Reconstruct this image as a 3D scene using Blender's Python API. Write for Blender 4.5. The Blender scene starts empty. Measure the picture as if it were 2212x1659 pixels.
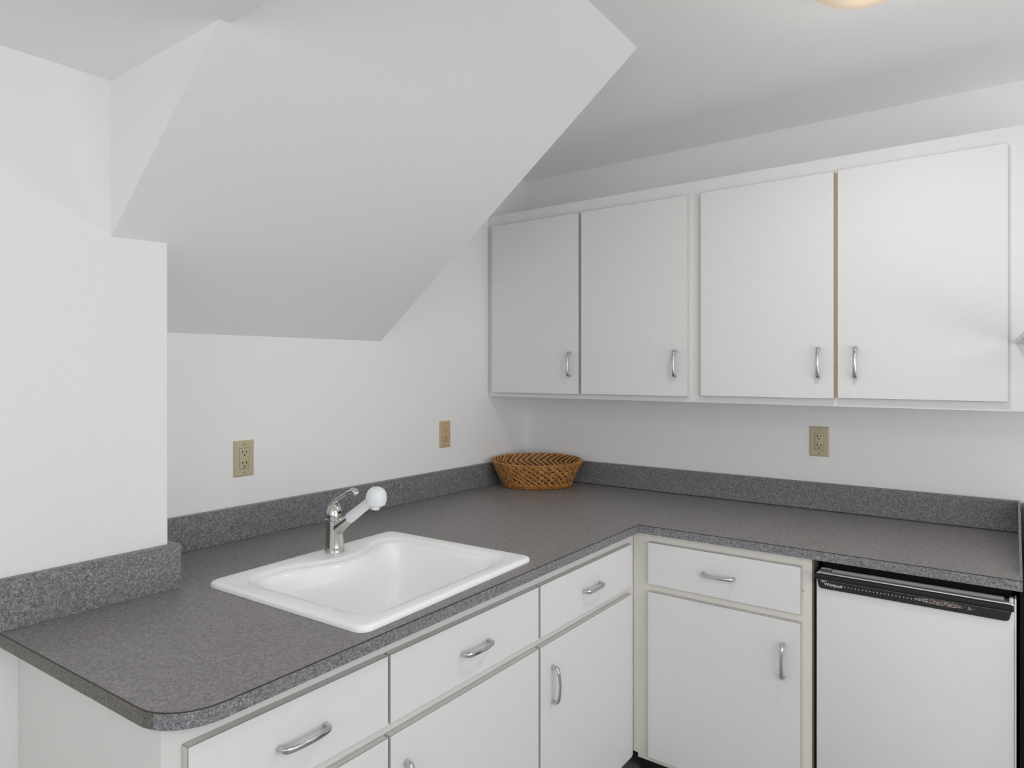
import bpy, bmesh, math, random
from mathutils import Vector, Matrix

random.seed(7)
SC = bpy.context.scene
COL = SC.collection
PI = math.pi
# ---- survey units: plan measured with the counter 0.914 high; real size is 1.08 times that about the counter top
S = 1.08
def W(p):
    return Vector((p[0]*S, p[1]*S, 0.914+(p[2]-0.914)*S))
ZC = 0.914
ZF = 0.914-0.914/S            # floor

# ------------------------------------------------------------------ camera
TH = 0.637
cam_d = bpy.data.cameras.new('camera')
cam = bpy.data.objects.new('camera', cam_d); COL.objects.link(cam)
cam.location = W((-2.6056, -1.8416, 1.414))
cam.rotation_euler = (PI/2, 0, TH-PI/2)
cam_d.sensor_width = 36.0
cam_d.lens = 1453.9/2212*36
cam_d.shift_y = -29.4/2212
cam_d.clip_start = 0.05
SC.camera = cam
# ------------------------------------------------------------------ world, exposure
world = bpy.data.worlds.new('world'); SC.world = world
world.use_nodes = True
world.node_tree.nodes['Background'].inputs[0].default_value = (0.92, 0.95, 1.0, 1)
world.node_tree.nodes['Background'].inputs[1].default_value = 0.6
SC.view_settings.view_transform = 'Standard'
SC.view_settings.look = 'None'
SC.view_settings.gamma = 1.0
SC.view_settings.use_curve_mapping = False
SC.view_settings.exposure = 0.13
try:
    SC.cycles.use_denoising = True
    SC.cycles.max_bounces = 16
    SC.cycles.diffuse_bounces = 10
    SC.cycles.caustics_reflective = False
    SC.cycles.caustics_refractive = False
except Exception:
    pass
# ------------------------------------------------------------------ left window daylight and added fill lights behind the camera
def area(name, loc, aim, sx, sy, power, col):
    d = bpy.data.lights.new(name, 'AREA'); d.shape = 'RECTANGLE'
    d.size = sx*S; d.size_y = sy*S; d.energy = power; d.color = col
    o = bpy.data.objects.new(name, d); COL.objects.link(o)
    o.location = W(loc)
    o.rotation_euler = (W(aim)-W(loc)).to_track_quat('-Z', 'Y').to_euler()
    return o
area('daylight_left', (-4.10, -2.0, 1.55), (-3.10, -2.0, 2.25), 2.1, 0.8, 13, (1.0, 1.0, 1.0))
area('front_fill_light', (-2.1, -4.08, 1.15), (-1.75, -3.08, 1.85), 2.9, 1.3, 33, (0.993, 1.0, 1.012))  # added fill at the unseen front window, tilted up to lift the ceilings

# added fill light, unseen behind the camera, lifts counters, sink and doors
area('room_fill_light', (-2.35, -2.7, 2.025), (-2.2, -2.5, 1.0), 0.5, 0.5, 8, (1.0, 0.99, 0.975))

# ------------------------------------------------------------------ materials
def mat(name, color, rough=0.5, metal=0.0, spec=None, bump=0.0, bscale=60.0, emit=None, estr=0.0):
    m = bpy.data.materials.new(name); m.use_nodes = True
    nt = m.node_tree; b = nt.nodes['Principled BSDF']
    b.inputs['Base Color'].default_value = (*color, 1)
    b.inputs['Roughness'].default_value = rough
    b.inputs['Metallic'].default_value = metal
    if spec is not None: b.inputs['Specular IOR Level'].default_value = spec
    tc = nt.nodes.new('ShaderNodeTexCoord')
    nz = nt.nodes.new('ShaderNodeTexNoise'); nz.inputs['Scale'].default_value = bscale; nz.inputs['Detail'].default_value = 3
    nt.links.new(tc.outputs['Object'], nz.inputs['Vector'])
    mx = nt.nodes.new('ShaderNodeMix'); mx.data_type = 'RGBA'
    mx.inputs[6].default_value = (*[c*0.975 for c in color], 1); mx.inputs[7].default_value = (*[min(1, c*1.02) for c in color], 1)
    nt.links.new(nz.outputs['Fac'], mx.inputs[0]); nt.links.new(mx.outputs[2], b.inputs['Base Color'])
    if bump:
        bp = nt.nodes.new('ShaderNodeBump'); bp.inputs['Strength'].default_value = bump; bp.inputs['Distance'].default_value = 0.002
        nt.links.new(nz.outputs['Fac'], bp.inputs['Height']); nt.links.new(bp.outputs['Normal'], b.inputs['Normal'])
    if emit:
        b.inputs['Emission Color'].default_value = (*emit, 1); b.inputs['Emission Strength'].default_value = estr
    return m
M_WALL = mat('wall_paint', (0.86, 0.86, 0.855), 0.65, bump=0.05, bscale=90)
M_CEIL = mat('ceiling_paint', (0.90, 0.90, 0.895), 0.75, bump=0.05, bscale=90)
M_FLOOR = mat('floor_vinyl', (0.36, 0.35, 0.335), 0.5, bump=0.1, bscale=40)
M_CAB = mat('cabinet_paint', (0.76, 0.76, 0.76), 0.55, bscale=30)
M_CABB = mat('cabinet_frame_paint', (0.74, 0.735, 0.72), 0.45, bscale=30)
M_CREAM = mat('cream_paint', (0.79, 0.77, 0.71), 0.45, bscale=20)
M_EDGE = mat('laminate_edge', (0.60, 0.595, 0.57), 0.4, bscale=30)
M_SEAM = mat('laminate_seam', (0.24, 0.235, 0.225), 0.5, bscale=30)
M_SEAMU = mat('laminate_seam_soft', (0.50, 0.50, 0.49), 0.5, bscale=30)
M_TAN = mat('raw_wood_edge', (0.64, 0.54, 0.40), 0.55, bscale=50)
M_PALE = mat('pale_edge', (0.70, 0.66, 0.59), 0.5, bscale=50)
M_TOE = mat('toe_kick_black', (0.015, 0.014, 0.013), 0.5)
M_CHROME = mat('brushed_chrome', (0.60, 0.60, 0.61), 0.17, 1.0)
M_CHROME2 = mat('faucet_chrome', (0.66, 0.65, 0.63), 0.12, 1.0, bump=0.08, bscale=25)
M_SPRAY = mat('white_plastic', (0.80, 0.82, 0.84), 0.25)
M_SINK = mat('white_enamel', (0.94, 0.94, 0.94), 0.16, bscale=20)
M_KRAFT = mat('dark_seam', (0.045, 0.036, 0.030), 0.6)
M_IVORY = mat('ivory_plastic', (0.52, 0.45, 0.31), 0.35, bscale=30)
M_IVORY2 = mat('aged_ivory_plastic', (0.56, 0.43, 0.24), 0.4, bscale=30)
M_SLOT = mat('slot_black', (0.012, 0.010, 0.008), 0.7)
M_SCREW = mat('screw_brass', (0.28, 0.24, 0.16), 0.4, 0.6)
M_BLACK = mat('black_plastic', (0.018, 0.019, 0.020), 0.32, bscale=40)
M_RIDGE = mat('satin_black', (0.016, 0.017, 0.018), 0.5, spec=0.25, bscale=40)
M_VOID = mat('gap_shade_black', (0.006, 0.006, 0.006), 0.9)  # near-black, paints the shade of the gap round the refrigerator
M_GREY = mat('grey_trim', (0.27, 0.27, 0.265), 0.5)
M_FRIDGE = mat('appliance_white', (0.76, 0.765, 0.77), 0.35, bscale=15)
M_PRINT = mat('white_print', (0.75, 0.75, 0.75), 0.5)
M_RUST = mat('rosy_print', (0.42, 0.27, 0.22), 0.5)
M_GLOW = mat('lamp_glass', (0.16, 0.13, 0.09), 0.5, spec=0.2, emit=(1.0, 0.84, 0.66), estr=0.42)
M_BRASS = mat('lamp_rim', (0.72, 0.70, 0.66), 0.35, 0.4)
M_STEELD = mat('drain_steel', (0.5, 0.5, 0.5), 0.3, 1.0)

def laminate(name, dark, mid, light, rough):
    m = bpy.data.materials.new(name); m.use_nodes = True
    nt = m.node_tree; b = nt.nodes['Principled BSDF']; L = nt.links.new
    tc = nt.nodes.new('ShaderNodeTexCoord')
    n1 = nt.nodes.new('ShaderNodeTexNoise'); n1.inputs['Scale'].default_value = 330; n1.inputs['Detail'].default_value = 3; n1.inputs['Roughness'].default_value = 0.65
    n2 = nt.nodes.new('ShaderNodeTexNoise'); n2.inputs['Scale'].default_value = 130; n2.inputs['Detail'].default_value = 2
    n3 = nt.nodes.new('ShaderNodeTexNoise'); n3.inputs['Scale'].default_value = 3.0; n3.inputs['Detail'].default_value = 2
    for n in (n1, n2, n3): L(tc.outputs['Object'], n.inputs['Vector'])
    ad = nt.nodes.new('ShaderNodeMath'); ad.operation = 'MULTIPLY_ADD'; ad.inputs[1].default_value = 0.72
    m2 = nt.nodes.new('ShaderNodeMath'); m2.operation = 'MULTIPLY'; m2.inputs[1].default_value = 0.28
    L(n2.outputs['Fac'], m2.inputs[0]); L(n1.outputs['Fac'], ad.inputs[0]); L(m2.outputs[0], ad.inputs[2])
    r = nt.nodes.new('ShaderNodeValToRGB'); e = r.color_ramp.elements
    e[0].position = 0.37; e[0].color = (*dark, 1); e[1].position = 0.63; e[1].color = (*light, 1)
    k = e.new(0.50); k.color = (*mid, 1)
    L(ad.outputs[0], r.inputs[0])
    mx = nt.nodes.new('ShaderNodeMix'); mx.data_type = 'RGBA'; mx.blend_type = 'MULTIPLY'; mx.inputs[0].default_value = 1
    r3 = nt.nodes.new('ShaderNodeMapRange'); r3.inputs[3].default_value = 0.93; r3.inputs[4].default_value = 1.07
    cb = nt.nodes.new('ShaderNodeCombineColor')
    L(n3.outputs['Fac'], r3.inputs[0])
    for i in range(3): L(r3.outputs[0], cb.inputs[i])
    L(r.outputs[0], mx.inputs[6]); L(cb.outputs[0], mx.inputs[7]); L(mx.outputs[2], b.inputs['Base Color'])
    b.inputs['Roughness'].default_value = rough
    return m
M_LAM = laminate('speckled_laminate', (0.125, 0.119, 0.117), (0.215, 0.204, 0.200), (0.33, 0.315, 0.308), 0.40)
M_LAM_SHADED = laminate('speckled_laminate_end_shade', (0.062, 0.058, 0.050), (0.120, 0.113, 0.099), (0.205, 0.195, 0.172), 0.45)  # same laminate darkened and browned: painted shade for the end edge
M_LAMB = laminate('speckled_laminate_splash', (0.085, 0.086, 0.090), (0.19, 0.192, 0.202), (0.36, 0.364, 0.382), 0.42)

def wicker(name, c1, c2):
    m = bpy.data.materials.new(name); m.use_nodes = True
    nt = m.node_tree; b = nt.nodes['Principled BSDF']; L = nt.links.new
    tc = nt.nodes.new('ShaderNodeTexCoord')
    n1 = nt.nodes.new('ShaderNodeTexNoise'); n1.inputs['Scale'].default_value = 45; n1.inputs['Detail'].default_value = 4
    L(tc.outputs['Object'], n1.inputs['Vector'])
    r = nt.nodes.new('ShaderNodeValToRGB'); e = r.color_ramp.elements
    e[0].position = 0.32; e[0].color = (*c1, 1); e[1].position = 0.68; e[1].color = (*c2, 1)
    L(n1.outputs['Fac'], r.inputs[0]); L(r.outputs[0], b.inputs['Base Color'])
    b.inputs['Roughness'].default_value = 0.5
    return m
M_WICK = wicker('wicker_strand', (0.34, 0.145, 0.036), (0.58, 0.30, 0.105))
M_WICKD = wicker('wicker_shell', (0.07, 0.026, 0.008), (0.13, 0.052, 0.016))
M_WICKB = wicker('wicker_braid', (0.36, 0.15, 0.028), (0.58, 0.27, 0.065))

# ------------------------------------------------------------------ mesh helpers (survey units in, real size out)
def obj(name, bm, m, parent=None, origin=None, smooth=False, **props):
    bm.normal_update()
    off = parent['_o'] if parent is not None and '_o' in parent else None
    base = Vector(off) if off is not None else (W(origin) if origin is not None else Vector((0, 0, 0)))
    for v in bm.verts: v.co = W(v.co) - base
    bmesh.ops.recalc_face_normals(bm, faces=bm.faces)
    me = bpy.data.meshes.new(name); bm.to_mesh(me); bm.free()
    mats = m if isinstance(m, (list, tuple)) else [m]
    for k in mats: me.materials.append(k)
    if smooth:
        for p in me.polygons: p.use_smooth = True
        try: me.set_sharp_from_angle(angle=math.radians(smooth if smooth is not True else 35))
        except Exception: pass
    o = bpy.data.objects.new(name, me); COL.objects.link(o)
    if parent is not None: o.parent = parent; o['_o'] = list(base)
    else: o.location = base; o['_o'] = list(base)
    for k, v in props.items(): o[k] = v
    return o
def thing(name, label, cat, loc, group=None):
    o = bpy.data.objects.new(name, None); COL.objects.link(o)
    o.empty_display_size = 0.05
    o.location = W(loc); o['_o'] = list(W(loc)); o['label'] = label; o['category'] = cat
    if group: o['group'] = group
    return o
def struct(name, bm, m, smooth=False):
    return obj(name, bm, m, smooth=smooth, kind='structure')
def box(bm, a, b, bev=0.0, seg=2, mi=0):
    lo = [min(a[i], b[i]) for i in range(3)]; hi = [max(a[i], b[i]) for i in range(3)]
    vs = [bm.verts.new((x, y, z)) for x in (lo[0], hi[0]) for y in (lo[1], hi[1]) for z in (lo[2], hi[2])]
    fs = []
    for q in ((0,1,3,2),(4,6,7,5),(0,4,5,1),(2,3,7,6),(0,2,6,4),(1,5,7,3)):
        f = bm.faces.new([vs[i] for i in q]); f.material_index = mi; fs.append(f)
    if bev:
        es = list({e for f in fs for e in f.edges})
        bmesh.ops.bevel(bm, geom=es, offset=bev, segments=seg, affect='EDGES', profile=0.5)
    return bm
def B(a, b, bev=0.0, seg=2):
    return box(bmesh.new(), a, b, bev, seg)
def prism(bm, poly, f0, f1, mi=0):
    """poly list of 2-D points, f0/f1 map a point to 3-D at either end"""
    v0 = [bm.verts.new(f0(p)) for p in poly]; v1 = [bm.verts.new(f1(p)) for p in poly]
    n = len(poly)
    fs = [bm.faces.new(v0), bm.faces.new(v1[::-1])]
    for i in range(n): fs.append(bm.faces.new((v0[i], v0[(i+1) % n], v1[(i+1) % n], v1[i])))
    for f in fs: f.material_index = mi
    return bm
def sweep(bm, pts, rad, n=10, up=(0, 0, 1), closed=False, cap=True, mi=0, power=2.0):
    """elliptical section swept along pts; rad = (a, b) or list of them; a along side axis, b along the up-ish axis"""
    pts = [Vector(p) for p in pts]; N = len(pts); rings = []
    if not isinstance(rad, list): rad = [rad]*N
    for i, p in enumerate(pts):
        if closed: t = pts[(i+1) % N]-pts[i-1]
        else: t = pts[min(i+1, N-1)]-pts[max(i-1, 0)]
        t.normalize()
        u = Vector(up[i] if isinstance(up, list) else up)
        s = t.cross(u)
        if s.length < 1e-4: s = t.cross(Vector((1, 0.01, 0)))
        s.normalize(); w = s.cross(t).normalized()
        r = rad[i] if isinstance(rad[i], tuple) else (rad[i], rad[i])
        ring = []
        for k in range(n):
            a = 2*PI*k/n; c, d = math.cos(a), math.sin(a)
            if power != 2.0:
                c = math.copysign(abs(c)**(2/power), c); d = math.copysign(abs(d)**(2/power), d)
            ring.append(bm.verts.new(p + s*(r[0]*c) + w*(r[1]*d)))
        rings.append(ring)
    for i in range(N if closed else N-1):
        A, C_ = rings[i], rings[(i+1) % N]
        for k in range(n):
            f = bm.faces.new((A[k], A[(k+1) % n], C_[(k+1) % n], C_[k])); f.material_index = mi
    if cap and not closed:
        for r in (rings[0][::-1], rings[-1]):
            f = bm.faces.new(r); f.material_index = mi
    return bm
def lathe(bm, prof, c, n=40, axis=None, mi=0):
    """prof: (radius, height) pairs along axis from c"""
    ax = Vector(axis or (0, 0, 1)).normalized()
    s = ax.cross(Vector((0, 1, 0))) if abs(ax.y) < 0.9 else ax.cross(Vector((1, 0, 0)))
    s.normalize(); w = ax.cross(s); c = Vector(c); rings = []
    for r, h in prof:
        if r < 1e-6: rings.append([bm.verts.new(c+ax*h)])
        else: rings.append([bm.verts.new(c+ax*h+(s*math.cos(2*PI*k/n)+w*math.sin(2*PI*k/n))*r) for k in range(n)])
    for A, D in zip(rings, rings[1:]):
        for k in range(n):
            q = [A[k % len(A)], A[(k+1) % n % len(A)], D[(k+1) % n % len(D)], D[k % len(D)]]
            q2 = []
            for v in q:
                if v not in q2: q2.append(v)
            if len(q2) > 2: f = bm.faces.new(q2); f.material_index = mi
    for R_ in (rings[0], rings[-1]):
        if len(R_) > 2:
            try: f = bm.faces.new(R_); f.material_index = mi
            except ValueError: pass
    return bm

# ================================================================== the room
ZR, ZL = 2.308, 2.040           # main ceiling, dropped ceiling on the left
XL, XE = -1.9325, -1.952        # edge of the dropped ceiling, end of the slope
YB = -0.280                     # face of the boxed-out wall
RX0, RY0 = -4.2, -4.2
struct('floor', B((RX0-0.1, RY0-0.1, ZF-0.1), (0.1, 0.1, ZF)), M_FLOOR)
struct('wall_back', B((RX0-0.1, 0.0, ZF), (0.1, 0.1, ZR+0.1)), M_WALL)
struct('wall_right', B((0.0, RY0-0.1, ZF), (0.1, 0.0, ZR+0.1)), M_WALL)
struct('wall_bumpout', B((RX0, YB, ZF), (-1.829, -0.0005, ZR), 0.004, 3), M_WALL, smooth=30)
struct('ceiling', B((XL, RY0, ZR), (0.0, 0.0, ZR+0.1)), M_CEIL)
struct('ceiling_left', B((RX0, RY0, ZL), (XL, YB-0.0, ZR+0.1)), M_CEIL)

def wall_with_window(name, fix, lo, hi, w0, w1, z0, z1, axis, n):
    bm = bmesh.new()
    def bb(a0, a1, c0, c1):
        if axis == 'x': box(bm, (fix-0.1, a0, c0), (fix, a1, c1))
        else: box(bm, (a0, fix-0.1, c0), (a1, fix, c1))
    bb(lo, w0, ZF, ZR+0.1); bb(w1, hi, ZF, ZR+0.1); bb(w0, w1, ZF, z0); bb(w0, w1, z1, ZR+0.1)
    struct(name, bm, M_WALL)
    fm = bmesh.new()
    def fb(a0, a1, c0, c1, d0=-0.07, d1=-0.03):
        if axis == 'x': box(fm, (fix+d0, a0, c0), (fix+d1, a1, c1))
        else: box(fm, (a0, fix+d0, c0), (a1, fix+d1, c1))
    t = 0.04
    fb(w0, w0+t, z0, z1); fb(w1-t, w1, z0, z1); fb(w0, w1, z0, z0+t); fb(w0, w1, z1-t, z1); fb((w0+w1)/2-t/2, (w0+w1)/2+t/2, z0, z1)
    struct('window_%d' % n, fm, M_CAB)
wall_with_window('wall_left', RX0, RY0, 0.0, -3.1, -0.9, 0.5, 1.95, 'x', 1)
wall_with_window('wall_front', RY0, RX0, 0.0, -3.6, -0.6, 0.45, 1.95, 'y', 2)

# the sloping underside: a solid wedge between the back wall, the box-out and the ceilings
def slope_z(u, d):
    """u 0 (left end) .. 1 (right end), d = distance out from the back wall"""
    if d < 0.277: zl = 1.516+(1.700-1.516)*d/0.277
    elif d < 0.709: zl = 1.700+(2.040-1.700)*(d-0.277)/(0.432)
    else: zl = 2.040+(d-0.709)*0.787
    zr = 1.520+0.7787*d
    return zl*(1-u)+zr*u
def slope_x(u, d): return (XE+0.002*d)*(1-u) + (-0.921+0.0208*d)*u
bm = bmesh.new(); NU, ND = 16, 40
front = []
for j in range(ND+1):
    row = []
    for i in range(NU+1):
        u = i/NU
        if j <= ND:
            # furthest out: where the slope reaches the main ceiling
            dmax = (ZR+0.02-1.520)/0.7787 if u > 0.0 else (ZR+0.02-2.040)/0.787+0.709
            dm0 = (ZR+0.02-2.040)/0.787+0.709
            dmax = dm0*(1-u) + ((ZR+0.02-1.520)/0.7787)*u
            d = dmax*j/ND
            row.append(bm.verts.new((slope_x(u, d), -d, slope_z(u, d))))
    front.append(row)
for j in range(ND):
    for i in range(NU): bm.faces.new((front[j][i], front[j][i+1], front[j+1][i+1], front[j+1][i]))
backl = bm.verts.new((XE, 0, ZR+0.02)); backr = bm.verts.new((-0.921, 0, ZR+0.02))
bm.faces.new([front[0][i] for i in range(NU+1)] + [backr, backl])
bm.faces.new([front[j][0] for j in range(ND, -1, -1)] + [backl])
bm.faces.new([front[j][NU] for j in range(ND+1)] + [backr])
bm.faces.new([front[ND][i] for i in range(NU, -1, -1)] + [backl, backr])
struct('wall_slope', bm, M_WALL, smooth=25)

# ================================================================== handles
def handle(parent, p, along, out, L=0.094, h=0.0255):
    """bowed bar pull: p = centre on the face"""
    p, a, o_ = Vector(p), Vector(along), Vector(out)
    pts, rad = [], []
    prof = [(-1.0, 0.0), (-1.0, 0.30), (-0.985, 0.52), (-0.93, 0.68), (-0.80, 0.79), (-0.6, 0.88), (-0.35, 0.95), (0, 1.0)]
    prof = prof + [(-x, y) for x, y in prof[-2::-1]]
    for x, y in prof:
        pts.append(p + a*(x*(L/2)) + o_*(y*h))
        e = abs(x)
        rad.append((0.0046 + 0.0012*e if e < 0.95 else 0.0052, 0.0027+0.0014*e if e < 0.95 else 0.0046))
    side = a.cross(o_)
    ups = []
    N = len(pts)
    for i in range(N):
        t = (pts[min(i+1, N-1)]-pts[max(i-1, 0)]).normalized()
        ups.append(side.cross(t) if True else o_)
    bm = sweep(bmesh.new(), pts, rad, n=14, up=ups, power=2.6)
    return obj('handle', bm, M_CHROME, parent, smooth=50)

# ================================================================== base cabinets
YF, YD = -0.843, -0.860          # sink-run: frame face, door face
XF, XD = -0.585, -0.601          # return run: frame face, door face
CB = 0.888                       # underside of the countertop
ZT = 0.148                       # bottom of the face frames
def toe(bm): return bm
def door_slab(name, a, b, parent, m=M_CAB, seam=None, bev=0.0010):
    """slab front in laminate: separate edge bands, a fine darker seam where they meet the face"""
    bm = B(a, b, bev, 1); bm.normal_update()
    ax = 0 if abs(a[0]-b[0]) < abs(a[1]-b[1]) else 1
    for f in bm.faces:
        n = f.normal; k = max(range(3), key=lambda i: abs(n[i]))
        if abs(n[k]) < 0.95: f.material_index = 2
        elif k != ax: f.material_index = 1
    return obj(name, bm, [m, M_EDGE, seam or M_SEAM], parent)
def cab_sink_run(label, x0, x1, dr, hd, vx, body_m=M_CABB, end_panel=False, hz=0.577):
    t = thing('base_cabinet', label, 'cabinet', ((x0+x1)/2, -0.43, ZF))
    bm = bmesh.new()
    yb = -0.0005 if not end_panel else YB-0.0005
    # face frame, side panels, floor of the carcass, back
    box(bm, (x0, YF, ZT), (x0+0.018, yb, CB)); box(bm, (x1-0.018, YF, ZT), (x1, yb, CB))
    box(bm, (x0+0.018, YF, ZT), (x1-0.018, yb, ZT+0.016))
    box(bm, (x0+0.018, yb-0.012, ZT+0.016), (x1-0.018, yb, CB-0.22))
    for (a0, a1, c0, c1) in ((x0+0.018, x1-0.018, CB-0.045, CB), (x0+0.018, x1-0.018, 0.690, 0.728), (x0+0.018, x0+0.04, 0.164, 0.690), (x1-0.04, x1-0.018, 0.164, 0.690), (x0+0.018, x0+0.04, 0.728, CB-0.045), (x1-0.04, x1-0.018, 0.728, CB-0.045)):
        box(bm, (a0, YF, c0), (a1, YF+0.018, c1))
    obj('body', bm, body_m, t)
    obj('toe_kick', B((x0, YF+0.06, ZF), (x1, YF+0.075, ZT)), M_TOE, t)
    d = door_slab('drawer', (dr[0], YD, 0.7165), (dr[1], YF-0.0005, 0.8535), t)
    handle(d, (hd, YD, 0.7825), (1, 0, 0), (0, -1, 0))
    d = door_slab('door', (dr[0], YD, 0.165), (dr[1], YF-0.0005, 0.6925), t)
    handle(d, (vx, YD, hz), (0, 0, 1), (0, -1, 0))
    return t
cab_sink_run('white base cabinet at the free end of the counter, beside the boxed-out wall', -2.120, -1.700, (-2.0885, -1.6875), -1.8865, -1.75, end_panel=True)
cab_sink_run('white base cabinet under the sink, with one wide drawer over one door', -1.6995, -1.1705, (-1.6822, -1.1625), -1.420, -1.640)
cab_sink_run('white base cabinet between the sink cabinet and the inside corner', -1.170, -0.5865, (-1.1555, -0.6265), -0.8890, -1.0985)
# the cabinet of the return run, its frame in cream paint
t = thing('base_cabinet', 'base cabinet with a cream frame, beside the small refrigerator', 'cabinet', (-0.3, -1.13, ZF))
bm = bmesh.new(); y0, y1 = -1.3945, YF
box(bm, (XF, y0, ZT), (-0.001, y0+0.016, CB)); box(bm, (XF+0.02, y1-0.018, ZT), (-0.001, y1-0.0005, CB))
box(bm, (XF, y0+0.016, ZT), (-0.001, y1-0.018, ZT+0.014))
for (a0, a1, c0, c1) in ((y0+0.016, y1-0.0005, CB-0.045, CB), (y0+0.016, y1-0.0005, 0.690, 0.735), (y0+0.016, y0+0.04, ZT+0.014, 0.690), (-0.915, y1-0.0005, ZT+0.014, 0.690), (y0+0.016, y0+0.04, 0.735, CB-0.045), (-0.915, y1-0.0005, 0.735, CB-0.045)):
    box(bm, (XF, a0, c0), (XF+0.02, a1, c1))
obj('body', bm, M_CREAM, t, label='cream coloured face frame')
obj('toe_kick', B((XF+0.06, y0, ZF), (XF+0.075, y1, ZT)), M_TOE, t)
d = door_slab('drawer', (XD, -1.3690, 0.7255), (XF-0.0005, -0.9024, 0.8605), t)
handle(d, (XD, -1.1335, 0.7925), (0, 1, 0), (-1, 0, 0))
d = door_slab('door', (XD, -1.3690, 0.1665), (XF-0.0005, -0.9024, 0.7020), t)
handle(d, (XD, -1.3215, 0.586), (0, 0, 1), (-1, 0, 0))
bm = lathe(bmesh.new(), [(0.0035, 0), (0.0035, 0.003), (0.0015, 0.006), (0, 0.006)], (XF, -1.3745, 0.7935), 12, (-1, 0, 0))
obj('bumper', bm, M_PALE, t, smooth=True)
obj('side_strip', B((XF+0.0005, -1.3995, ZT), (-0.05, -1.3950, CB-0.0005)), mat('brown_side', (0.16, 0.135, 0.105), 0.6), t, label='brown unpainted side')

# ================================================================== wall cabinets
XU, XUD = -0.2876, -0.306
ZU0, ZU1 = 1.3005, 2.0885
ys = -0.9425
def wall_cab(label, ya, yb, doors):
    t = thing('wall_cabinet', label, 'cabinet', (-0.001, (ya+yb)/2, ZU0), 'cabinets hung in a row above the counter')
    bm = bmesh.new(); y0, y1 = min(ya, yb), max(ya, yb)
    th = 0.018
    box(bm, (XU+th, y0, ZU0), (-0.001, y0+th, ZU1)); box(bm, (XU+th, y1-th, ZU0), (-0.001, y1, ZU1))
    box(bm, (XU+th, y0+th, ZU0), (-0.001, y1-th, ZU0+th)); box(bm, (XU+th, y0+th, ZU1-th), (-0.001, y1-th, ZU1))
    box(bm, (-0.008, y0+th, ZU0+th), (-0.001, y1-th, ZU1-th))
    obj('body', bm, M_CAB, t)
    bm = bmesh.new()
    st = sorted([(y0, doors[-1][1]+0.02), (doors[0][0]-0.02, y1)] + [(b[0]-0.03, a[1]+0.03) for a, b in zip(doors, doors[1:])])
    zb, zt = 1.345, 2.015
    box(bm, (XU, y0, ZU0), (XU+th, y1, zb)); box(bm, (XU, y0, zt), (XU+th, y1, ZU1))
    for a, b in st:
        lo, hi = min(a, b), max(a, b)
        box(bm, (XU, lo, zb), (XU+th, hi, zt))
    obj('face_frame', bm, M_CAB, t)
    for (ly, ry, hy, z0, z1, em) in doors:
        d = door_slab('door', (XUD, ry, z0), (XU-0.0005, ly, z1), t, seam=M_SEAMU)
        if em: obj('edge_band', B((XUD+0.0012, ry-0.0006, z0+0.001), (XU-0.001, ry+0.0005, z1-0.001)), em, d, label='bare tan wood door edge')
        handle(d, (XUD, hy, 1.4385), (0, 0, 1), (-1, 0, 0), L=0.092, h=0.024)
    return t
wall_cab('white wall cabinet tucked under the sloped ceiling in the corner, above the basket', -0.002, ys,
         [(-0.0322, -0.4665, -0.4275, 1.3185, 2.0395, None), (-0.4790, -0.9159, -0.8725, 1.3205, 2.0395, M_PALE)])
wc2 = wall_cab('white wall cabinet with a tan gap between its doors, above the small refrigerator', ys-0.0005, -2.02,
         [(-0.9652, -1.3967, -1.3530, 1.3245, 2.0395, M_TAN), (-1.4073, -1.8378, -1.4590, 1.3270, 2.0410, None)])

obj('bare_strip', B((XU-0.0012, -1.4068, 1.326), (XU-0.0002, -1.3974, 2.036)), M_TAN, wc2, label='bare tan strip between the two doors')

# ================================================================== countertop
YC, XC = -0.873, -0.604          # front edges
YE = -1.866                      # far end of the return run
XCL0, XCL1 = -2.156, -2.136      # free end, slightly out of square
def rounded(cx, cy, r, a0, a1, n=12):
    return [(cx+r*math.cos(a0+(a1-a0)*i/n), cy+r*math.sin(a0+(a1-a0)*i/n)) for i in range(n+1)]
outline = [(-0.0008, -0.0008), (-0.0008, YE), (-0.601, YE), (XC-0.004, YC)]
outline += rounded(-2.132+0.085, -0.886+0.085, 0.085, -PI/2, -PI+0.02, 16)
outline += [(XCL0, YB-0.0008), (-1.8285, YB-0.0008), (-1.8285, -0.0008)]
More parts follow.
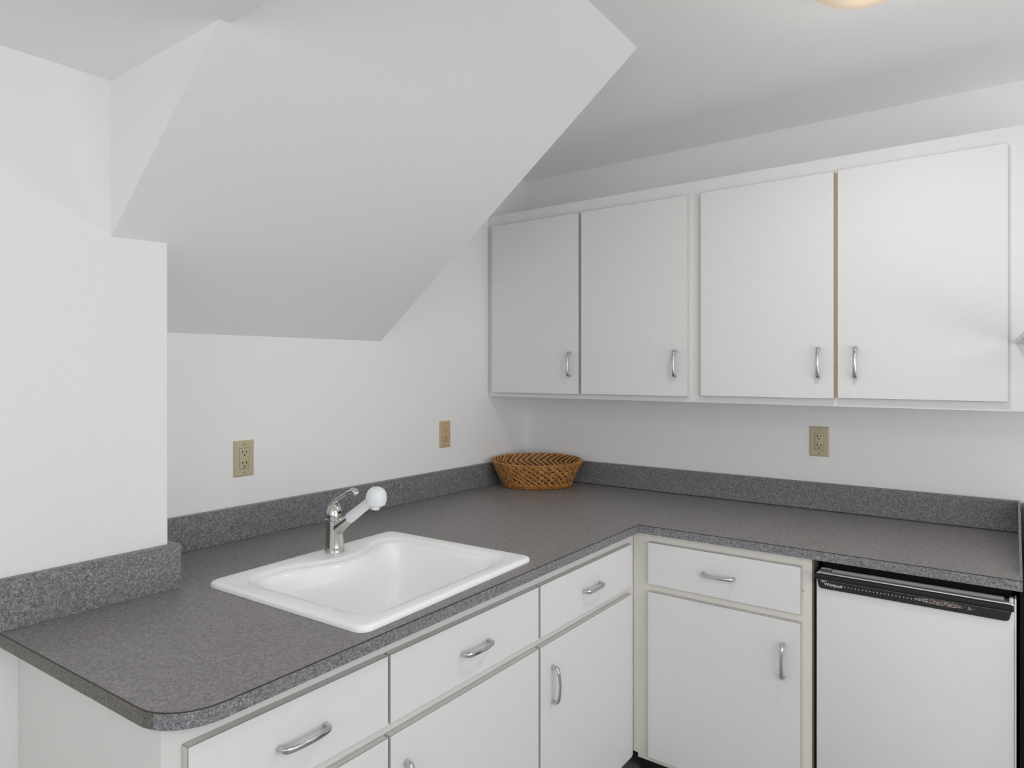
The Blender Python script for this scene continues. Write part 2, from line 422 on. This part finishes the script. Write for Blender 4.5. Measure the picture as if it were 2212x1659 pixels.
# sink frame of reference
SKC, SKA = Vector((-1.4615, -0.5885)), math.radians(2.4)
def sk(px, py):
    c, s = math.cos(SKA), math.sin(SKA)
    return (SKC.x+px*c-py*s, SKC.y+px*s+py*c)
def sd_rr(px, py, hx, hy, r):
    qx, qy = abs(px)-hx+r, abs(py)-hy+r
    return math.hypot(max(qx, 0), max(qy, 0))+min(max(qx, qy), 0)-r
def ray_sdf(f, ang, level):
    lo, hi = 0.0, 0.6; c, s = math.cos(ang), math.sin(ang)
    for _ in range(40):
        m = (lo+hi)/2
        if f(c*m, s*m) < level: lo = m
        else: hi = m
    return (c*lo, s*lo)
hole = [sk(*ray_sdf(lambda x, y: sd_rr(x, y, 0.285, 0.247, 0.03), 2*PI*i/64+0.02, 0)) for i in range(64)]
def slab_with_hole(bm, outer, hole, z0, z1):
    tops = []
    for z in (z1, z0):
        vo = [bm.verts.new((x, y, z)) for x, y in outer]; vh = [bm.verts.new((x, y, z)) for x, y in hole]
        es = [bm.edges.new((vo[i], vo[(i+1) % len(vo)])) for i in range(len(vo))] + [bm.edges.new((vh[i], vh[(i+1) % len(vh)])) for i in range(len(vh))]
        bmesh.ops.triangle_fill(bm, use_beauty=True, use_dissolve=False, edges=es)
        tops.append((vo, vh))
    for k in (0, 1):
        A, C_ = tops[0][k], tops[1][k]; n = len(A)
        for i in range(n): bm.faces.new((A[i], A[(i+1) % n], C_[(i+1) % n], C_[i]))
    return bm
ct = thing('countertop', 'grey speckled L-shaped countertop running from the free end round to the small refrigerator', 'countertop', (-1.3, -0.6, CB))
obj('worktop', slab_with_hole(bmesh.new(), outline, hole, CB, ZC), M_LAM, ct)
# facing band on the room-side edges, with the dark laminate seam along its top
edge_path = [(-0.601, YE), (XC-0.004, YC)] + outline[4:4+17] + [(XCL0, YB-0.001)]
def offset_path(path, d):
    out = []
    for i, p in enumerate(path):
        a = Vector(path[max(i-1, 0)]); b = Vector(path[min(i+1, len(path)-1)]); p = Vector(p)
        d1 = (p-a).normalized() if (p-a).length > 1e-9 else (b-p).normalized()
        d2 = (b-p).normalized() if (b-p).length > 1e-9 else d1
        n1 = Vector((-d1.y, d1.x)); n2 = Vector((-d2.y, d2.x)); n = (n1+n2).normalized()
        out.append(p + n*(d/max(0.3, n.dot(n1))))
    return out
def band(bm, path, d0, d1, z0, z1):
    A = offset_path(path, d0); D = offset_path(path, d1)
    rings = [[bm.verts.new((q.x, q.y, z)) for q, z in ((a, z0), (d, z0), (d, z1), (a, z1))] for a, d in zip(A, D)]
    for r, s_ in zip(rings, rings[1:]):
        for k in range(4): bm.faces.new((r[k], r[(k+1) % 4], s_[(k+1) % 4], s_[k]))
    bm.faces.new(rings[0]); bm.faces.new(rings[-1][::-1])
    return bm
sgn = 1.0
_t = offset_path(edge_path, 0.01)
if _t[1].x > edge_path[1][0] or False: sgn = -1.0
def band_part(i0, i1):
    A = offset_path(edge_path, sgn*0.0001)[i0:i1]; D = offset_path(edge_path, sgn*0.0012)[i0:i1]; bm = bmesh.new()
    rings = [[bm.verts.new((q.x, q.y, z)) for q, z in ((a, CB), (d, CB), (d, ZC-0.0018), (a, ZC-0.0018))] for a, d in zip(A, D)]
    for r_, s_ in zip(rings, rings[1:]):
        for k in range(4): bm.faces.new((r_[k], r_[(k+1) % 4], s_[(k+1) % 4], s_[k]))
    bm.faces.new(rings[0]); bm.faces.new(rings[-1][::-1])
    return bm
obj('front_edge', band_part(0, 15), M_LAMB, ct, smooth=40)
obj('end_edge', band_part(14, len(edge_path)), M_LAM_SHADED, ct, smooth=40, label='browner end strip, shade painted in')
obj('edge_seam', band(bmesh.new(), edge_path, -sgn*0.0002, sgn*0.0013, ZC-0.0017, ZC+0.0001), M_KRAFT, ct, label='thin dark line along the top edge')
SH = 0.0975
def splash(a, b): return obj('backsplash', B(a, b, 0.0008, 1), M_LAMB, ct)
splash((-1.8284, -0.0200, ZC+0.0002), (-0.0206, -0.0010, ZC+SH))
splash((-0.0200, YE+0.006, ZC+0.0002), (-0.0010, -0.0010, ZC+SH))
# box-out splash: slightly out of square, returns round the corner
bm = bmesh.new()
prism(bm, [(-2.1545, YB-0.0015), (-2.1545, -0.2950), (-1.8110, -0.3030), (-1.8110, -0.0215), (-1.8275, -0.0215), (-1.8275, YB-0.0015)],
      lambda p: (p[0], p[1], ZC+0.0002), lambda p: (p[0], p[1], ZC+SH+0.002))
obj('backsplash', bm, M_LAMB, ct)
# end splash with a top that sweeps down to the front
poly = [(-0.0010, 0), (-0.0010, SH), (-0.05, SH-0.001)] + [(-0.05-0.45*i/10, SH-0.001-(SH*0.78)*(i/10)**1.7) for i in range(1, 11)] + [(-0.56, 0)]
obj('backsplash', prism(bmesh.new(), poly, lambda p: (p[0], YE-0.0002, ZC+0.0002+p[1]), lambda p: (p[0], YE+0.0055, ZC+0.0002+p[1])), M_LAMB, ct, label='end splash with a curved top')
# dark caulk line where splash meets the worktop on the return run
obj('caulk_line', B((-0.0222, YE+0.006, ZC+0.0001), (-0.0202, -0.02, ZC+0.003)), M_KRAFT, ct)

# ================================================================== sink
t = thing('sink', 'white enamel drop-in sink set in the grey countertop', 'sink', (SKC.x, SKC.y, ZC))
OUT = lambda x, y: sd_rr(x, y, 0.3015, 0.2590, 0.026)
def INN(x, y):
    a = sd_rr(x-0.000, y+0.010, 0.2600, 0.2160, 0.075)
    fx, fy = 0.030, 0.262
    b = 0.112-math.hypot((x-fx)*0.85, y-fy)          # ledge that carries the faucet
    k = 0.05; h = max(k-abs(a-b), 0)/k
    return max(a, b)+h*h*k*0.25
NS = 220
rings = []
zt = ZC+0.0125
bm = bmesh.new()
def ring(f, lev, z):
    return [bm.verts.new((*sk(*ray_sdf(f, 2*PI*i/NS, lev)), z)) for i in range(NS)]
SP = [(OUT, 0.0, ZC+0.0003), (OUT, 0.0, ZC+0.0060), (OUT, -0.0015, ZC+0.0095), (OUT, -0.006, zt-0.0004), (OUT, -0.012, zt),
      (INN, 0.004, zt), (INN, 0.000, zt-0.0008), (INN, -0.004, zt-0.0045), (INN, -0.008, zt-0.0065), (INN, -0.018, zt-0.0075),
      (INN, -0.023, zt-0.010), (INN, -0.028, zt-0.018), (INN, -0.036, zt-0.055), (INN, -0.044, zt-0.115), (INN, -0.052, zt-0.150), (INN, -0.066, zt-0.172), (INN, -0.09, zt-0.182), (INN, -0.13, zt-0.186)]
R_ = [ring(*s_) for s_ in SP]
drain = [bm.verts.new((*sk(0.035*math.cos(2*PI*i/NS), 0.035*math.sin(2*PI*i/NS)-0.01), zt-0.190)) for i in range(NS)]
R_.append(drain)
for A, D in zip(R_, R_[1:]):
    for i in range(NS): bm.faces.new((A[i], A[(i+1) % NS], D[(i+1) % NS], D[i]))
bm.faces.new(drain)
obj('basin', bm, M_SINK, t, smooth=60)
dc = sk(0, -0.01)
obj('drain', lathe(bmesh.new(), [(0.034, 0.0), (0.034, 0.002), (0.027, 0.003), (0.024, 0.0005), (0, 0.0005)], (dc[0], dc[1], zt-0.1895), 32), M_STEELD, t, smooth=True)

# ================================================================== faucet
FX, FY = -1.4300, -0.3760
fz = zt
t = thing('faucet', 'chrome single-lever faucet with a white pull-out spray head', 'faucet', (FX, FY, fz))
bm = lathe(bmesh.new(), [(0.0262, 0.0002), (0.0262, 0.004), (0.0256, 0.0125), (0.0248, 0.0128), (0.0246, 0.014), (0.0235, 0.035), (0.0226, 0.055), (0.0228, 0.080), (0.0232, 0.0845), (0, 0.0845)], (FX, FY, fz), 48)
obj('column', bm, M_CHROME2, t, smooth=40)
bm = lathe(bmesh.new(), [(0.0238, 0.0850), (0.0244, 0.0858), (0.0244, 0.0875), (0.0225, 0.0885), (0, 0.0885)], (FX, FY, fz), 48)
obj('collar', bm, M_CHROME2, t, smooth=30)
# lever: domed cap that draws out into a raised bar ending in a small drooping tip
cap = lathe(bmesh.new(), [(0.0215, 0.0890), (0.0228, 0.0935), (0.0222, 0.102), (0.0200, 0.112), (0.0160, 0.121), (0.0100, 0.127), (0, 0.129)], (FX, FY, fz), 40)
lv = obj('lever', cap, M_CHROME2, t, smooth=50)
pts = [(FX, FY+0.018, fz+0.103), (FX, FY+0.013, fz+0.117), (FX, FY+0.000, fz+0.131), (FX, FY-0.022, fz+0.1445), (FX, FY-0.046, fz+0.1580), (FX, FY-0.062, fz+0.1665), (FX, FY-0.074, fz+0.1700), (FX+0.001, FY-0.084, fz+0.1680), (FX+0.001, FY-0.089, fz+0.163)]
rad = [(0.0130, 0.006), (0.0140, 0.006), (0.0115, 0.0052), (0.0095, 0.0055), (0.0080, 0.0050), (0.0080, 0.0058), (0.0100, 0.0090), (0.0100, 0.0100), (0.0065, 0.0065)]
obj('lever_bar', sweep(bmesh.new(), pts, rad, 18), M_CHROME2, lv, smooth=60)
obj('temperature_dot', lathe(bmesh.new(), [(0.0042, 0.0), (0.0038, 0.0012), (0, 0.0012)], (FX+0.0000, FY-0.0215, fz+0.107), 16, (0, -1, 0.25)), M_SLOT, lv, smooth=True)
# spout
D_ = Vector((0.03, -0.828, 0.56)).normalized()
p0 = Vector((FX, FY+0.002, fz+0.055))
def P(k): return p0 + D_*k
bm = sweep(bmesh.new(), [P(-0.004), P(0.02), P(0.045), P(0.075)], [(0.0190, 0.0215), (0.0172, 0.0190), (0.0150, 0.0158), (0.0134, 0.0134)], 32)
obj('spout', bm, M_CHROME2, t, smooth=40)
hd = P(0.194)
bm = sweep(bmesh.new(), [P(0.0725), P(0.0745), P(0.10), P(0.135), P(0.160), P(0.180)], [0.0120, 0.0145, 0.0142, 0.0130, 0.0130, 0.0165], 32)
sp = obj('spray_head', bm, M_SPRAY, t, smooth=40, label='white plastic pull-out spray head')
bm = bmesh.new()
hv = Vector((0.02, -0.13, 1)).normalized()
lathe(bm, [(0.0190, -0.0225), (0.0255, -0.0180), (0.0275, -0.0070), (0.0268, 0.0020), (0.0240, 0.0115), (0.0190, 0.0190), (0.0120, 0.0235), (0, 0.0250)], hd, 40, hv)
obj('spray_dome', bm, M_SPRAY, sp, smooth=28)
bm = lathe(bmesh.new(), [(0.0118, -0.0325), (0.0118, -0.0208), (0.006, -0.0205)], hd, 32, hv)
obj('nozzle', bm, M_SPRAY, sp, smooth=30)

# ================================================================== outlets
def outlet(label, c, n_axis, m, old=False):
    """c = centre on the wall; n_axis 'y' plate faces -y, 'x' plate faces -x"""
    t = thing('wall_outlet', label, 'outlet', c, 'ivory wall outlets above the counter')
    def Q(u, v, w):    # u across, v up, w out of wall
        return (c[0]+u, c[1]-w, c[2]+v) if n_axis == 'y' else (c[0]-w, c[1]-u, c[2]+v)
    def bx(bm, u0, v0, w0, u1, v1, w1, bev=0, seg=2): return box(bm, Q(u0, v0, w0), Q(u1, v1, w1), bev, seg)
    hw, hh = 0.0330, 0.0535
    # bevelled cover plate with a window for the receptacle
    bm = bmesh.new(); iw, ih = 0.0158, 0.0312
    O1 = [(-hw, -hh, 0.0004), (hw, -hh, 0.0004), (hw, hh, 0.0004), (-hw, hh, 0.0004)]
    O2 = [(-hw, -hh, 0.0018), (hw, -hh, 0.0018), (hw, hh, 0.0018), (-hw, hh, 0.0018)]
    O3 = [(-hw+0.0035, -hh+0.0035, 0.0050), (hw-0.0035, -hh+0.0035, 0.0050), (hw-0.0035, hh-0.0035, 0.0050), (-hw+0.0035, hh-0.0035, 0.0050)]
    I1 = [(-iw, -ih, 0.0050), (iw, -ih, 0.0050), (iw, ih, 0.0050), (-iw, ih, 0.0050)]
    I2 = [(-iw, -ih, 0.0004), (iw, -ih, 0.0004), (iw, ih, 0.0004), (-iw, ih, 0.0004)]
    RR = [[bm.verts.new(Q(*p)) for p in r] for r in (O1, O2, O3, I1, I2)]
    for A, D in zip(RR, RR[1:]):
        for k in range(4): bm.faces.new((A[k], A[(k+1) % 4], D[(k+1) % 4], D[k]))
    for k in range(4): bm.faces.new((RR[0][k], RR[0][(k+1) % 4], RR[4][(k+1) % 4], RR[4][k]))
    obj('cover_plate', bm, m, t, smooth=20)
    bm = bmesh.new()
    bx(bm, -iw+0.0007, -ih+0.0007, 0.0004, iw-0.0007, ih-0.0007, 0.0058, 0.0009, 2)
    r = obj('receptacle', bm, m, t, smooth=40)
    for s_ in (1, -1):
        for (u, h_, dv) in ((-0.0062, 0.0040, 0.0195), (0.0062, 0.0032, 0.0195)):
            bm = bmesh.new(); v0 = s_*0.0 + (dv if s_ > 0 else -0.0125)
            bx(bm, u-0.0012, v0-h_, 0.0052, u+0.0012, v0+h_, 0.0060); obj('slot', bm, M_SLOT, r)
        v0 = 0.0095 if s_ > 0 else -0.0235
        ax = (0, -1, 0) if n_axis == 'y' else (-1, 0, 0)
        obj('slot', lathe(bmesh.new(), [(0.0023, 0.0), (0.0023, 0.0006), (0, 0.0006)], Q(0, v0, 0.0055), 14, ax), M_SLOT, r)
    for v in (0.0425, -0.0425):
        ax = (0, -1, 0) if n_axis == 'y' else (-1, 0, 0)
        obj('screw', lathe(bmesh.new(), [(0.0026, -0.0002), (0.0026, 0.0006), (0.0018, 0.0010), (0, 0.0010)], Q(0, v, 0.0050), 14, ax), M_SCREW, t, smooth=True)
    return t
outlet('ivory outlet on the back wall behind the faucet, nearest the boxed-out wall', (-1.4660, 0.0, 1.1515), 'y', M_IVORY)
outlet('darker tan outlet on the back wall, just left of the basket', (-0.5765, 0.0, 1.1560), 'y', M_IVORY2)
outlet('ivory outlet under the wall cabinets, above the small refrigerator', (0.0, -1.2905, 1.1585), 'x', M_IVORY)

# ================================================================== basket
BC = Vector((-0.205, -0.200, ZC))
AX = Vector((0.595, -0.804, 0)); BX = Vector((0.804, 0.595, 0))     # long axis, short axis (towards the corner)
def bpt(th, h, off=0.0):
    """th angle round, h 0..1 up the wall, off = distance outwards"""
    a = 0.138+(0.194-0.138)*h**0.92; b = 0.090+(0.132-0.090)*h
    H = 0.112 + 0.012*math.sin(th)                       # higher towards the corner
    c, s_ = math.cos(th), math.sin(th)
    n = Vector((c/a, s_/b, 0)); n.normalize()
    n3 = (AX*n.x+BX*n.y)*0.88 - Vector((0, 0, 1))*0.47
    p = BC + AX*(a*c) + BX*(b*s_) + Vector((0, 0, 0.0030+H*h))
    return p + n3*off
t = thing('wicker_basket', 'oval brown wicker basket standing in the corner of the counter', 'basket', BC)
bm = bmesh.new(); NT = 72
rr = []
for h, off in [(0.0, -0.002), (0.25, -0.002), (0.5, -0.002), (0.75, -0.002), (0.97, -0.002), (0.97, -0.005), (0.6, -0.005), (0.3, -0.005), (0.04, -0.005)]:
    rr.append([bm.verts.new(bpt(2*PI*k/NT, h, off)) for k in range(NT)])
for A, D in zip(rr, rr[1:]):
    for k in range(NT): bm.faces.new((A[k], A[(k+1) % NT], D[(k+1) % NT], D[k]))
bm.faces.new(rr[0]); bm.faces.new(rr[-1])
obj('shell', bm, M_WICKD, t, smooth=True)
def strands(n, skew, phase, base_off, amp, wave, w, th_):
    bm = bmesh.new(); K = 22
    for j in range(n):
        t0 = 2*PI*j/n
        pts, rad, ups = [], [], []
        jw = random.uniform(-0.012, 0.012)
        for i in range(K+1):
            h = 0.06+0.92*i/K; a = t0+skew*(h-0.5)+jw
            o_ = base_off+amp*math.sin(2*PI*wave*h+phase+PI*j)
            pts.append(bpt(a, h, o_)); ups.append((bpt(a, h, 0.01)-bpt(a, h, 0.0)))
            rad.append((w*(0.85+0.45*h), th_))
        sweep(bm, pts, rad, 8, up=ups, power=3.0)
    return bm
obj('weave', strands(34, -0.85, 0.0, 0.0018, 0.0016, 2.4, 0.0068, 0.0016), M_WICK, t, smooth=50, label='diagonal flat strands on the outside')
obj('weave', strands(34, 0.70, PI/2, 0.0010, 0.0024, 2.4, 0.0040, 0.0013), M_WICK, t, smooth=50)
def inner_chevrons():
    bm = bmesh.new()
    for j in range(40):
        t0 = 2*PI*j/40+random.uniform(-0.012, 0.012)
        for (h0, h1, s_) in ((0.98, 0.74, 0.26), (0.76, 0.50, -0.28), (0.52, 0.26, 0.26), (0.28, 0.04, -0.24)):
            pts = [bpt(t0+s_*(i/6-0.5), h0+(h1-h0)*i/6, -0.0080-0.0012*math.sin(PI*i/6)) for i in range(7)]
            ups = [bpt(t0, 0.5, 0.01)-bpt(t0, 0.5, 0)]*7
            sweep(bm, pts, (0.0052, 0.0013), 8, up=ups, power=3.0)
    return bm
obj('lining', inner_chevrons(), M_WICK, t, smooth=50, label='chevron strands on the inside')
bm = bmesh.new()
for k in range(3):
    pts = []
    for i in range(260):
        a = 2*PI*i/260; ph = 22*a*1.0+k*2*PI/3
        p = bpt(a, 0.985, -0.002); n = (bpt(a, 0.985, 0.01)-p).normalized()
        pts.append(p + n*(0.0016*math.cos(ph)) + Vector((0, 0, 1))*(0.0014*math.sin(ph)))
    sweep(bm, pts, (0.0024, 0.0019), 7, closed=True)
obj('rim', bm, M_WICK, t, smooth=50)
bm = bmesh.new()
for lev in range(2):
    for k in range(2):
        pts = []
        for i in range(260):
            a = 2*PI*i/260; ph = 26*a*(1 if lev else -1)+k*PI
            p = bpt(a, 0.035+0.085*lev, 0.0020); n = (bpt(a, 0.2, 0.01)-bpt(a, 0.2, 0)).normalized()
            pts.append(p + n*(0.0020*math.cos(ph)) + Vector((0, 0, 1))*(0.0026*math.sin(ph)))
        sweep(bm, pts, (0.0032, 0.0026), 7, closed=True)
obj('base_braid', bm, M_WICKB, t, smooth=50)
# a dark crumb on the worktop left of the basket
bm = bmesh.new(); bmesh.ops.create_icosphere(bm, subdivisions=2, radius=0.0022, matrix=Matrix.Translation((-0.4735, -0.1075, ZC+0.0020)))
for v in bm.verts: v.co.z = ZC+0.0002+(v.co.z-ZC-0.0002)*0.7; v.co += Vector((random.uniform(-1, 1), random.uniform(-1, 1), 0))*0.0003
obj('crumb', bm, M_SLOT, None, smooth=True, origin=None, label='tiny dark crumb on the grey worktop left of the basket', category='crumb')

# ================================================================== refrigerator
YR0, YR1 = -1.8500, -1.4085
t = thing('refrigerator', 'small white undercounter refrigerator with a black handle strip', 'refrigerator', (-0.3, -1.63, ZF))
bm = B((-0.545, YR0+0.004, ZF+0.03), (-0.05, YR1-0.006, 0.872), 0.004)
obj('cabinet', bm, M_VOID, t, smooth=40)  # dark body, blackened further to carry the gap's shade
for (a, b) in ((-0.50, YR0+0.05), (-0.50, YR1-0.05), (-0.1, YR0+0.05), (-0.1, YR1-0.05)):
    obj('foot', lathe(bmesh.new(), [(0.016, 0.0005), (0.016, 0.012), (0.008, 0.013), (0.008, 0.0295)], (a, b, ZF), 16), M_BLACK, t, smooth=40)
dr = obj('door', B((-0.596, YR0, ZF+0.06), (-0.550, YR1, 0.8535), 0.003, 3), M_FRIDGE, t, smooth=40)
obj('door_gasket', B((-0.5495, YR0+0.006, ZF+0.065), (-0.5455, YR1-0.006, 0.85)), M_GREY, t)
# handle strip: thin plate with rounded lower corners under a proud rounded ridge
def zy(z, y): return (z, y)
y0, y1 = YR0+0.0055, YR1-0.0030
poly = [(y0, 0.852), (y0, 0.834)] + [(y0+0.003+0.010*(1-math.cos(PI/2*i/8)), 0.823-0.011*math.sin(PI/2*i/8)) for i in range(9)]
poly += [(y1-0.003-0.010*math.cos(PI/2*i/8)+0.0-0.0, 0.823-0.011*1.0+0.011*(1-math.cos(PI/2*i/8))) if False else (y1-0.013+0.010*math.sin(PI/2*i/8), 0.812+0.011*(1-math.cos(PI/2*i/8))) for i in range(9)]
poly += [(y1, 0.834), (y1, 0.852)]
bm = prism(bmesh.new(), poly, lambda p: (-0.5965, p[0], p[1]), lambda p: (-0.6015, p[0], p[1]))
hs = obj('handle_strip', bm, M_BLACK, dr, smooth=30, label='black handle strip across the door top')
pts = [(-0.6035, YR0+0.0005, 0.8445), (-0.6035, YR1+0.0005, 0.8445)]
obj('ridge', sweep(bmesh.new(), pts, (0.0062, 0.0068), 20, power=3.0), M_RIDGE, hs, smooth=30)
obj('groove_line', B((-0.6019, y0+0.004, 0.8352), (-0.6014, y1-0.004, 0.8360)), M_GREY, hs)
bm = sweep(bmesh.new(), [(-0.590, YR0+0.020, 0.8618), (-0.590, YR1-0.040, 0.8618)], (0.0060, 0.0050), 16, power=3.0)
sweep(bm, [(-0.590, YR1-0.038, 0.8650), (-0.590, YR1-0.012, 0.8650)], (0.0035, 0.0028), 12)
obj('door_bar', bm, M_GREY, dr, smooth=30, label='grey bar above the handle strip')
bm = B((-0.592, YR0+0.001, 0.8540), (-0.575, YR0+0.010, 0.8660), 0.002); box(bm, (-0.592, YR0-0.0040, ZF+0.10), (-0.560, YR0-0.0005, 0.8660))
obj('hinge', bm, M_FRIDGE, t, smooth=40)
def text_mesh(s_, size, m, parent, loc, name, shear=0.0):
    cu = bpy.data.curves.new(name, 'FONT'); cu.body = s_; cu.size = size; cu.extrude = 0.0002; cu.shear = shear; cu.space_character = 0.98; cu.offset = size*0.012
    ob = bpy.data.objects.new('tmp', cu); COL.objects.link(ob)
    dg = bpy.context.evaluated_depsgraph_get(); dg.update()
    me = bpy.data.meshes.new_from_object(ob.evaluated_get(dg)); bpy.data.objects.remove(ob)
    me.name = name
    base = Vector(parent['_o'])
    # text lies on a face that looks to -x: text x -> -y, text y -> z
    for v in me.vertices: v.co = W(loc) + Vector((-v.co.z, -v.co.x, v.co.y)) - base
    me.materials.clear(); me.materials.append(m)
    o = bpy.data.objects.new(name, me); COL.objects.link(o); o.parent = parent
    return o
text_mesh('Whirlpool', 0.0118, M_PRINT, hs, (-0.6017, YR1-0.0215, 0.8218), 'brand_lettering')
bm = bmesh.new()
for (r1, r2, dz) in ((0.0068, 0.0026, 0), (0.0050, 0.0018, -0.0004)):
    pts = [(-0.6019, YR1-0.0210-r1*math.cos(a)*1.0, 0.8325+r2*math.sin(a)+dz) for a in [PI*0.05+PI*1.5*i/24 for i in range(25)]]
    sweep(bm, pts, (0.0005, 0.0004), 6, up=(1, 0, 0))
obj('brand_swirl', bm, M_PRINT, hs)
bm = bmesh.new()
for i in range(24):
    y = YR1-0.0640-0.0087*i
    zc = 0.8262-0.0000*i
    h_ = 0.0019 if i == 0 else 0.0012
    box(bm, (-0.6020, y-0.0010, zc-h_), (-0.6014, y+0.0010, zc+h_))
obj('dotted_print', bm, M_PRINT, hs)
bm = bmesh.new(); rs = random.Random(3)
n = 0
while n < 560:
    u = rs.random(); y = YR1-0.235-0.130*u
    half = 0.0062*math.sin(PI*min(1, u*1.12+0.02))**0.7 if u < 0.88 else 0.0052*(1-u)/0.12*0.7+0.0006
    z = 0.8285-0.0022*u + rs.uniform(-1, 1)*half
    w_, h_ = rs.uniform(0.0005, 0.0012), rs.uniform(0.0003, 0.0007)
    if rs.random() > 0.30+u: continue
    box(bm, (-0.6019, y-w_, z-h_), (-0.6014, y+w_, z+h_), mi=0 if rs.random() < 0.65 else 1); n += 1
obj('speckled_print', bm, [M_RUST, M_PRINT], hs, kind='stuff')

# black panel behind the refrigerator: the recess's shade painted as colour
struct('recess_shade_panel', B((-0.030, YE, ZF), (-0.0005, -1.3998, CB-0.001)), M_VOID)

# ================================================================== range beyond the counter end (only its near corner shows)
t = thing('kitchen_range', 'black-sided kitchen range just past the end of the counter', 'range', (-0.35, -2.2, ZF))
obj('body', B((-0.580, -2.60, ZF+0.001), (-0.003, -1.8760, 0.900), 0.003), M_BLACK, t, smooth=40)
obj('cooktop', B((-0.600, -2.60, 0.9005), (-0.003, -1.8745, 0.916), 0.002), mat('range_almond', (0.55, 0.47, 0.41), 0.35), t, smooth=40)
obj('backguard', B((-0.055, -2.60, 0.9165), (-0.003, -1.8745, 1.008), 0.003), mat('range_almond_panel', (0.50, 0.43, 0.38), 0.4), t, smooth=40)
obj('oven_door', B((-0.615, -2.595, 0.20), (-0.5805, -1.8790, 0.80), 0.003), M_BLACK, t, smooth=40)
obj('oven_handle', sweep(bmesh.new(), [(-0.6148, -1.93, 0.76), (-0.645, -1.935, 0.76), (-0.645, -2.54, 0.76), (-0.6148, -2.545, 0.76)], 0.008, 12), M_CHROME, t, smooth=50)

# shallow white canopy fixed to the cabinet face at the right edge
t = thing('range_hood', 'white canopy of a range hood on the wall cabinet, at the photo\'s right edge', 'range hood', (-0.288, -2.1, 1.49))
bm = bmesh.new()
pl = [(-0.2882, -1.8540, 1.4870), (-0.62, -1.8760, 1.5030), (-0.62, -2.50, 1.5030), (-0.2882, -2.50, 1.4870)]
lo = [bm.verts.new(p) for p in pl]; hi = [bm.verts.new((p[0], p[1], p[2]+0.013)) for p in pl]
inn = [(-0.300, -1.8700, 1.4876), (-0.605, -1.8900, 1.5023), (-0.605, -2.49, 1.5023), (-0.300, -2.49, 1.4876)]
il = [bm.verts.new(p) for p in inn]; ih = [bm.verts.new((p[0], p[1], p[2]+0.008)) for p in inn]
for k in range(4):
    j = (k+1) % 4
    bm.faces.new((lo[k], lo[j], hi[j], hi[k])); bm.faces.new((lo[k], lo[j], il[j], il[k])); bm.faces.new((il[k], il[j], ih[j], ih[k]))
bm.faces.new(hi); bm.faces.new(ih)
obj('canopy', bm, M_CAB, t)
obj('light_lens', lathe(bmesh.new(), [(0.016, 0.0), (0.015, 0.010), (0.008, 0.016), (0, 0.017)], (-0.33, -1.895, 1.4965), 20, (0, 0, -1)), M_SPRAY, t, smooth=True)

# ================================================================== ceiling lamp
LX, LY = -0.985, -1.595
t = thing('ceiling_lamp', 'round warm-lit ceiling lamp, only its rim showing at the top edge', 'lamp', (LX, LY, ZR))
obj('base', lathe(bmesh.new(), [(0.125, -0.0003), (0.128, -0.012), (0.118, -0.018), (0.0, -0.018)], (LX, LY, ZR), 64), M_BRASS, t, smooth=40)
obj('glass_shade', lathe(bmesh.new(), [(0.120, -0.0185), (0.122, -0.030), (0.112, -0.052), (0.085, -0.072), (0.045, -0.083), (0, -0.086)], (LX, LY, ZR), 64), M_GLOW, t, smooth=60)
ld = bpy.data.lights.new('lamp_bulb', 'AREA'); ld.shape = 'DISK'; ld.size = 0.10; ld.energy = 3.6; ld.color = (1.0, 0.97, 0.94)
l2 = bpy.data.lights.new('lamp_glow', 'POINT'); l2.energy = 1.0; l2.shadow_soft_size = 0.06; l2.color = (1.0, 0.97, 0.94)
l2o = bpy.data.objects.new('lamp_glow', l2); COL.objects.link(l2o); l2o.parent = t
l2o.location = W((LX, LY, ZR-0.16)) - W((LX, LY, ZR))
lo_ = bpy.data.objects.new('lamp_bulb', ld); COL.objects.link(lo_); lo_.parent = t
lo_.location = W((LX, LY, ZR-0.095)) - W((LX, LY, ZR))

for o in list(bpy.data.objects):
    if '_o' in o: del o['_o']
